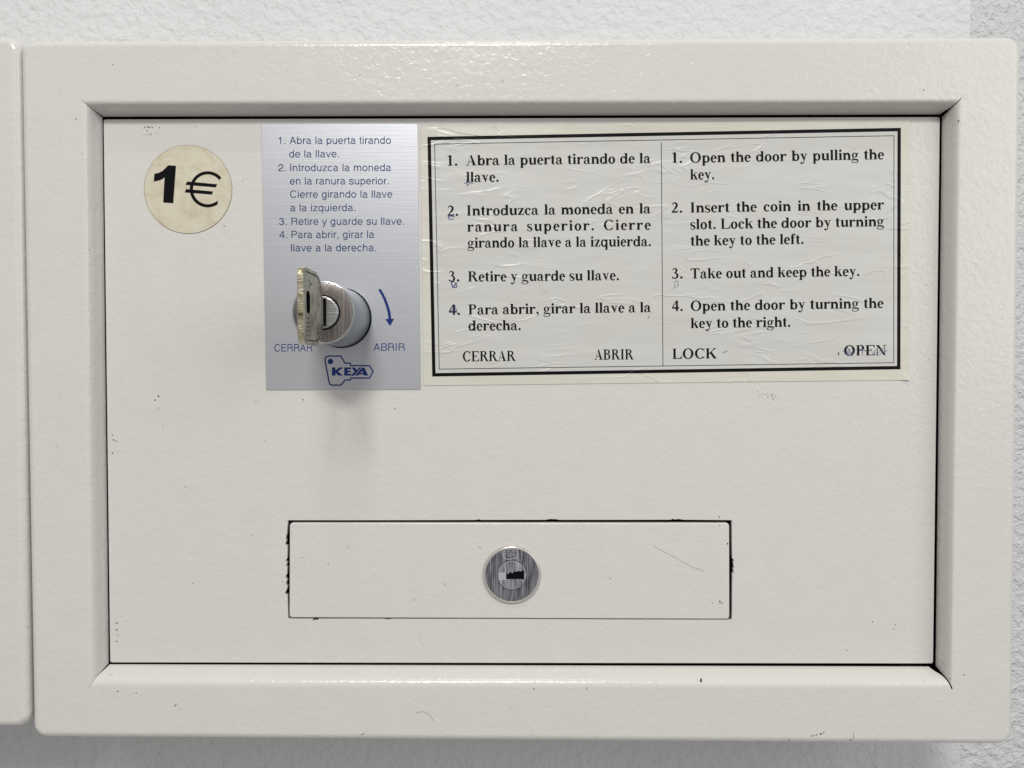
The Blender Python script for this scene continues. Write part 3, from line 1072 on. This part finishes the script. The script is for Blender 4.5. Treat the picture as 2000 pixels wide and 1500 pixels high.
for pts_, w_ in (([(1316, 564), (1319, 549), (1324, 549), (1325, 557), (1316, 564), (1325, 557)], 0.9), ([(1411, 689.5), (1421, 685)], 1.1),
                 ([(1637.5, 688), (1638.5, 694)], 2.4), ([(1268, 617), (1266, 622)], 1.2)):
    mb = MB()
    px_ribbon(mb, pts_, w_, PY2)
    mb.build('pencil_mark', M['pencil'], lab, merge=False)

# ------------------------------------------------------------------ coin lock barrel on the plate
kc = P(667, 621, -0.4)
KX, KZ = kc
mb = MB()
lathe(mb, KX, KZ, [(11.75, PY - 0.01), (11.75, PY - 0.5), (11.35, PY - 0.6)], mat=1, n=96, cap=False)  # black ring, shadow line painted at the barrel's foot
lathe(mb, KX, KZ, [(11.2, PY - 0.3), (11.3, PY - 0.7), (11.3, -20.0), (11.28, -26.2), (11.15, -26.9), (10.95, -27.25)], n=96, cap=False)
coinlock = mb.build('coin_lock', [M['casing'], M['recess_shade']], locker)
coinlock['label'] = 'projecting round lock barrel holding the key'
mb = MB()
lathe(mb, KX, KZ, [(10.95, -27.25), (10.8, -27.32), (10.55, -27.3), (10.42, -27.15)], n=96, cap=False)
mb.build('lock_rim', M['chrome'], coinlock)
mb = MB()
# face very slightly domed
lathe(mb, KX, KZ, [(10.42, -27.15), (10.3, -27.18), (8.5, -27.34), (6.7, -27.42), (6.2, -27.43)], n=96, cap=False)
mb.loops([at(circle(KX, KZ, 6.2, 96), -27.43), at(circle(KX, KZ, 6.2, 96), -26.6)])
mb.build('lock_face', M['face'], coinlock)
mb = MB()
lathe(mb, KX, KZ, [(6.25, -26.7), (5.9, -26.7)], mat=1, cap=False)  # black ring, the plug's side shadow painted in
lathe(mb, KX, KZ, [(5.75, -26.6), (5.7, -28.4), (5.45, -28.75), (5.2, -28.8)], mat=0, cap=False)
ks = [(KX - 1.1, KZ + 4.4), (KX - 1.1, KZ - 4.4), (KX + 1.5, KZ - 4.9), (KX + 1.5, KZ + 4.9)]
mb.tess([circle(KX, KZ, 5.2, 96), ks], -28.8)
mb.loops([at(ks, -28.8), at(ks, -22)], smooth=False)
mb.build('lock_plug', [M['plug'], M['recess_shade']], coinlock)
mb = MB()
mb.box(KX - 1.5, KX + 1.6, -22.2, -21.9, KZ - 4.8, KZ + 4.8)  # slot floor painted black for the shade inside
mb.build('keyway', M['recess_shade'], coinlock)

# ------------------------------------------------------------------ the key (bow stands on edge, in the plane through the barrel's axis)
TH = 1.15
key = thing('key', 'worn nickel key standing in the round lock barrel on the silver plate', 'key', (KX * MM, -0.0288, KZ * MM))
y_in, y_out = -31.4, -53.6
zc, hz = KZ + 0.35, 12.5


def bow_outline(e, n=10):
    """outline in (y,z), inset by e"""
    pts = []
    y0, y1, z0, z1 = y_in - e, y_out + e, zc - hz + e, zc + hz - e
    rr = {0: 9.0, 1: 3.2, 2: 3.2, 3: 9.0}
    cs = [(y0, z1, -1, -1), (y1, z1, 1, -1), (y1, z0, 1, 1), (y0, z0, -1, 1)]
    for i, (cy_, cz_, sy, sz) in enumerate(cs):
        r = max(rr[i] - e, 0.6)
        for k in range(n + 1):
            t = k / n
            a = math.pi / 2 * t
            if i % 2 == 0:
                yy, zz = r * (1 - math.sin(a)), r * (1 - math.cos(a))
            else:
                yy, zz = r * (1 - math.cos(a)), r * (1 - math.sin(a))
            pts.append((cy_ + sy * yy, cz_ + sz * zz))
    # order: top-inner -> top-outer -> bottom-outer -> bottom-inner
    out = []
    for i in range(4):
        seg = pts[i * (n + 1):(i + 1) * (n + 1)]
        out += seg if i % 2 == 0 else seg
    return out


def order(pts):
    cy_ = sum(p[0] for p in pts) / len(pts)
    cz_ = sum(p[1] for p in pts) / len(pts)
    return sorted(pts, key=lambda p: math.atan2(p[1] - cz_, p[0] - cy_))


def face_tess(mb, rings, x, mat=0, flip=False):
    polys = [[Vector((p[0], p[1], 0)) for p in r] for r in rings]
    pts = [(x, p[0], p[1]) for r in rings for p in r]
    fs = [list(t) if not flip else list(t)[::-1] for t in tessellate_polygon(polys)]
    mb.add(pts, fs, mat)


def xat(loop, x):
    return [(x, p[0], p[1]) for p in loop]


o0, o1, o2, o3 = [order(bow_outline(e)) for e in (0, 0.35, 1.35, 1.75)]
hs = []
for k in range(20):     # ring slot near the outer edge
    a = 2 * math.pi * k / 20
    hs.append((-48.9 + 2.1 * math.copysign(abs(math.cos(a)) ** 0.8, math.cos(a)), zc + 1.3 + 3.7 * math.copysign(abs(math.sin(a)) ** 0.45, math.sin(a))))
mb = MB()
for sgn in (1, -1):
    x0 = KX + sgn * TH
    face_tess(mb, [o1, o2], x0, 0)
    mb.loops([xat(o0, KX + sgn * (TH - 0.3)), xat(o1, x0)], mat=0)
    mb.loops([xat(o2, x0), xat(o2, KX + sgn * (TH - 0.35))], mat=2, smooth=False)
    face_tess(mb, [o2, o3], KX + sgn * (TH - 0.35), 2)
    mb.loops([xat(o3, KX + sgn * (TH - 0.35)), xat(o3, KX + sgn * (TH - 0.08))], mat=2, smooth=False)
    face_tess(mb, [o3, hs], KX + sgn * (TH - 0.08), 0)
mb.loops([xat(o0, KX + TH - 0.3), xat(o0, KX - TH + 0.3)], mat=1)
mb.loops([xat(hs, KX + TH - 0.08), xat(hs, KX - TH + 0.08)], mat=3, smooth=False)  # walls of the ring slot painted black as shade
mb.build('bow', [M['key'], M['key_edge'], M['dirt'], M['recess_shade']], key, recalc=True)
mb = MB()
mb.box(KX - 0.95, KX + 0.35, y_in - 2, -22.5, KZ - 4.3, KZ + 4.3)
mb.build('blade', M['key'], key)
# stamped characters on the bow, too worn to read: a Y, small signs in a column
mb = MB()
xs = KX + TH - 0.06


def side_line(p, w):
    """engraved line on the right face; p in (depth from outer edge, height)"""
    for a, b2 in zip(p[:-1], p[1:]):
        d = math.hypot(b2[0] - a[0], b2[1] - a[1])
        nx, nz = -(b2[1] - a[1]) / d * w / 2, (b2[0] - a[0]) / d * w / 2
        mb.add([(xs, a[0] + nx, a[1] + nz), (xs, a[0] - nx, a[1] - nz), (xs, b2[0] - nx, b2[1] - nz), (xs, b2[0] + nx, b2[1] + nz)], [[0, 1, 2, 3]])


yy, zz = -46.5, zc + 7.4
side_line([(yy - 1.8, zz + 1.3), (yy, zz)], 0.45)
side_line([(yy + 1.9, zz + 0.2), (yy, zz)], 0.45)
side_line([(yy - 1.2, zz - 1.4), (yy, zz)], 0.45)
for k in range(5):
    z0 = zc - 4.0 - k * 1.35
    y0 = -49.6
    side_line([(y0 - 1.2, z0), (y0 + 1.3, z0 + 0.1)], 0.36)
    if k % 2:
        side_line([(y0 - 1.1, z0), (y0 - 1.1, z0 - 0.9)], 0.36)
    else:
        side_line([(y0 + 1.1, z0), (y0 + 1.1, z0 - 0.9)], 0.36)
side_line([(-38.8, zc - 8.2), (-36.5, zc - 8.0)], 0.4)
side_line([(-37.8, zc - 7.5), (-37.8, zc - 8.8)], 0.4)
mb.build('engraving', M['dirt'], key, merge=False)

# ------------------------------------------------------------------ wear: specks, scuffs, scratches, a hair
mb = MB()
rd = random.Random(11)


def specks(cx, cy, sx, sy, n, r, y, mat=0):
    for _ in range(n):
        blob(mb, cx + rd.gauss(0, sx), cy + rd.gauss(0, sy), rd.uniform(0.4, 1) * r, y, mat, rd.uniform(0.8, 1.6), rd.uniform(0, 3))


D0 = -0.03
specks(292, 248, 7, 2, 16, 1.4, D0); specks(290, 261, 8, 3, 14, 1.0, D0); specks(378, 249, 3, 1, 3, 1, D0)
for p in ((228, 1217, 2.0), (228, 1230.5, 2.2), (231, 1241, 1.4), (228, 1252.5, 1.8), (237, 1204, 1), (310, 774, 2.0), (303, 781.5, 1.8), (309, 797, 1.2), (318, 832, 1), (219.5, 850, 1.4), (221.5, 859.5, 2.2), (227, 861.5, 1.6),
          (219.5, 885, 1.6), (592, 781, 1.6), (635, 874.5, 1.2), (518, 862, 1.2), (1704, 1214.5, 1.5), (1748, 1220, 1.4), (1746, 1229, 1.3), (1810, 557, 1.4), (1813, 702, 1.0), (1655, 1270, 1.2), (1405, 1010, 1.5),
          (1392, 1178, 1.2), (1406, 1175, 2.0), (1409, 1178, 1.5), (1413, 1178, 1.2), (1403, 1179, 1.2), (1192, 1130, 1.2), (1421, 1062, 2.0), (1405, 1026, 1.1), (590, 1089, 1.2), (641, 1101.5, 1.2)):
    y = D0 if not (566 < p[0] < 1424 and 1020 < p[1] < 1206) else -0.38
    blob(mb, p[0], p[1], p[2], y)
specks(1500, 773, 10, 3.5, 20, 1.5, D0, 1); specks(1508, 777, 6, 2, 8, 1.2, D0, 1)
specks(820, 1255, 8, 6, 5, 1.0, D0); specks(240, 560, 10, 200, 9, 0.9, D0); specks(1800, 900, 18, 180, 10, 0.9, D0); specks(1000, 900, 400, 100, 10, 0.7, D0)
Fy = YF - 0.03
for p in ((220.6, 126.4, 1.4), (148.5, 232.5, 1.4), (1804, 175.5, 1.6), (1872, 235.5, 1.8), (893, 166, 1.4), (982, 158.5, 1.2), (703, 147, 1.2), (1043, 1345.5, 1.6), (230, 1350, 1.6), (266, 1353.5, 1.6), (215, 1318.5, 1.4),
          (1882.5, 1318, 1.5), (1856, 1325.5, 1.2), (1585, 1437.5, 1.6), (1590, 1436.5, 1.6), (1595, 1435.6, 1.7), (1603, 1433.8, 2.2), (1609, 1431, 1.8), (1541, 1445, 1.3), (1662, 1444.5, 1.6), (54, 1225, 1.2), (160, 300, 1.2)):
    blob(mb, p[0], p[1], p[2], Fy)
specks(1000, 140, 500, 30, 10, 0.8, Fy); specks(1000, 1390, 500, 25, 10, 0.8, Fy); specks(110, 700, 25, 350, 6, 0.8, Fy); specks(1925, 700, 22, 350, 6, 0.8, Fy)
o = mb.build('dirt_specks', [M['dirt'], M['scuff']], locker, merge=False)
o['kind'] = 'stuff'
mb = MB()
px_ribbon(mb, [(1277, 1066), (1290, 1074.5), (1308, 1083), (1330, 1096), (1352, 1107.5), (1376, 1115.5)], 0.9, -0.375)
o = mb.build('scratch', M['scuff'], locker, merge=False)
o['label'] = 'long thin scratch on the coin box cover'
for pts_, w_, y_ in (([(1369, 1325), (1369.5, 1332)], 3.2, YF + 0.2), ([(340, 1380), (345, 1375)], 1.2, Fy), ([(1145.5, 1347), (1147, 1342)], 1.0, Fy),
                     ([(1667, 1432), (1667, 1443)], 0.8, Fy), ([(705, 1435), (712, 1432.5)], 1.2, Fy)):
    mb = MB()
    px_ribbon(mb, pts_, w_, y_)
    mb.build('chip', M['dirt'], locker, merge=False)


def tube(mb, pts, r, n=6):
    ls = []
    for i, p in enumerate(pts):
        a, b2 = Vector(pts[max(i - 1, 0)]), Vector(pts[min(i + 1, len(pts) - 1)])
        d = (b2 - a).normalized()
        s = d.cross(Vector((0, 1, 0))).normalized()
        t = d.cross(s)
        ls.append([tuple(Vector(p) + (s * math.cos(2 * math.pi * k / n) + t * math.sin(2 * math.pi * k / n)) * r) for k in range(n)])
    mb.loops(ls)


mb = MB()
hp = [(812.5, 1393), (818, 1390.5), (825, 1389.8), (832, 1391.5), (838.5, 1396), (843.5, 1401.5), (847, 1407.5)]
tube(mb, [(P(x, y, Fy)[0], Fy - 0.06, P(x, y, Fy)[1]) for x, y in hp], 0.07)
hair = mb.build('hair', M['scuff'])
hair['label'] = 'short curved hair stuck on the lower part of the locker front'
hair['category'] = 'hair'

# ------------------------------------------------------------------ the next locker on the left
rt, rb = P(44.5, 74, YF + 3), P(63.5, 1417.5, YF + 3)
yo = YF + 1.0
wd_ = outer[1][0] - outer[0][0]
o2_ = [(rt[0] - wd_, rt[1]), rt, rb, (rb[0] - wd_ + 8, rb[1])]
dx = rt[0] - outer[1][0]
F2 = [(p[0] + dx, p[1] - 0.5) for p in F]
G2 = [(p[0] + dx, p[1] - 0.5) for p in G]
D2 = [(p[0] + dx, p[1] - 0.5) for p in DQ]
nb = thing('locker', 'neighbouring ivory locker of which only the right edge strip shows', 'locker', (dx * MM, 0.02, rb[1] * MM))
cabinet_body(o2_, F2, G2, nb, yo)
door_mesh(D2, None, nb)
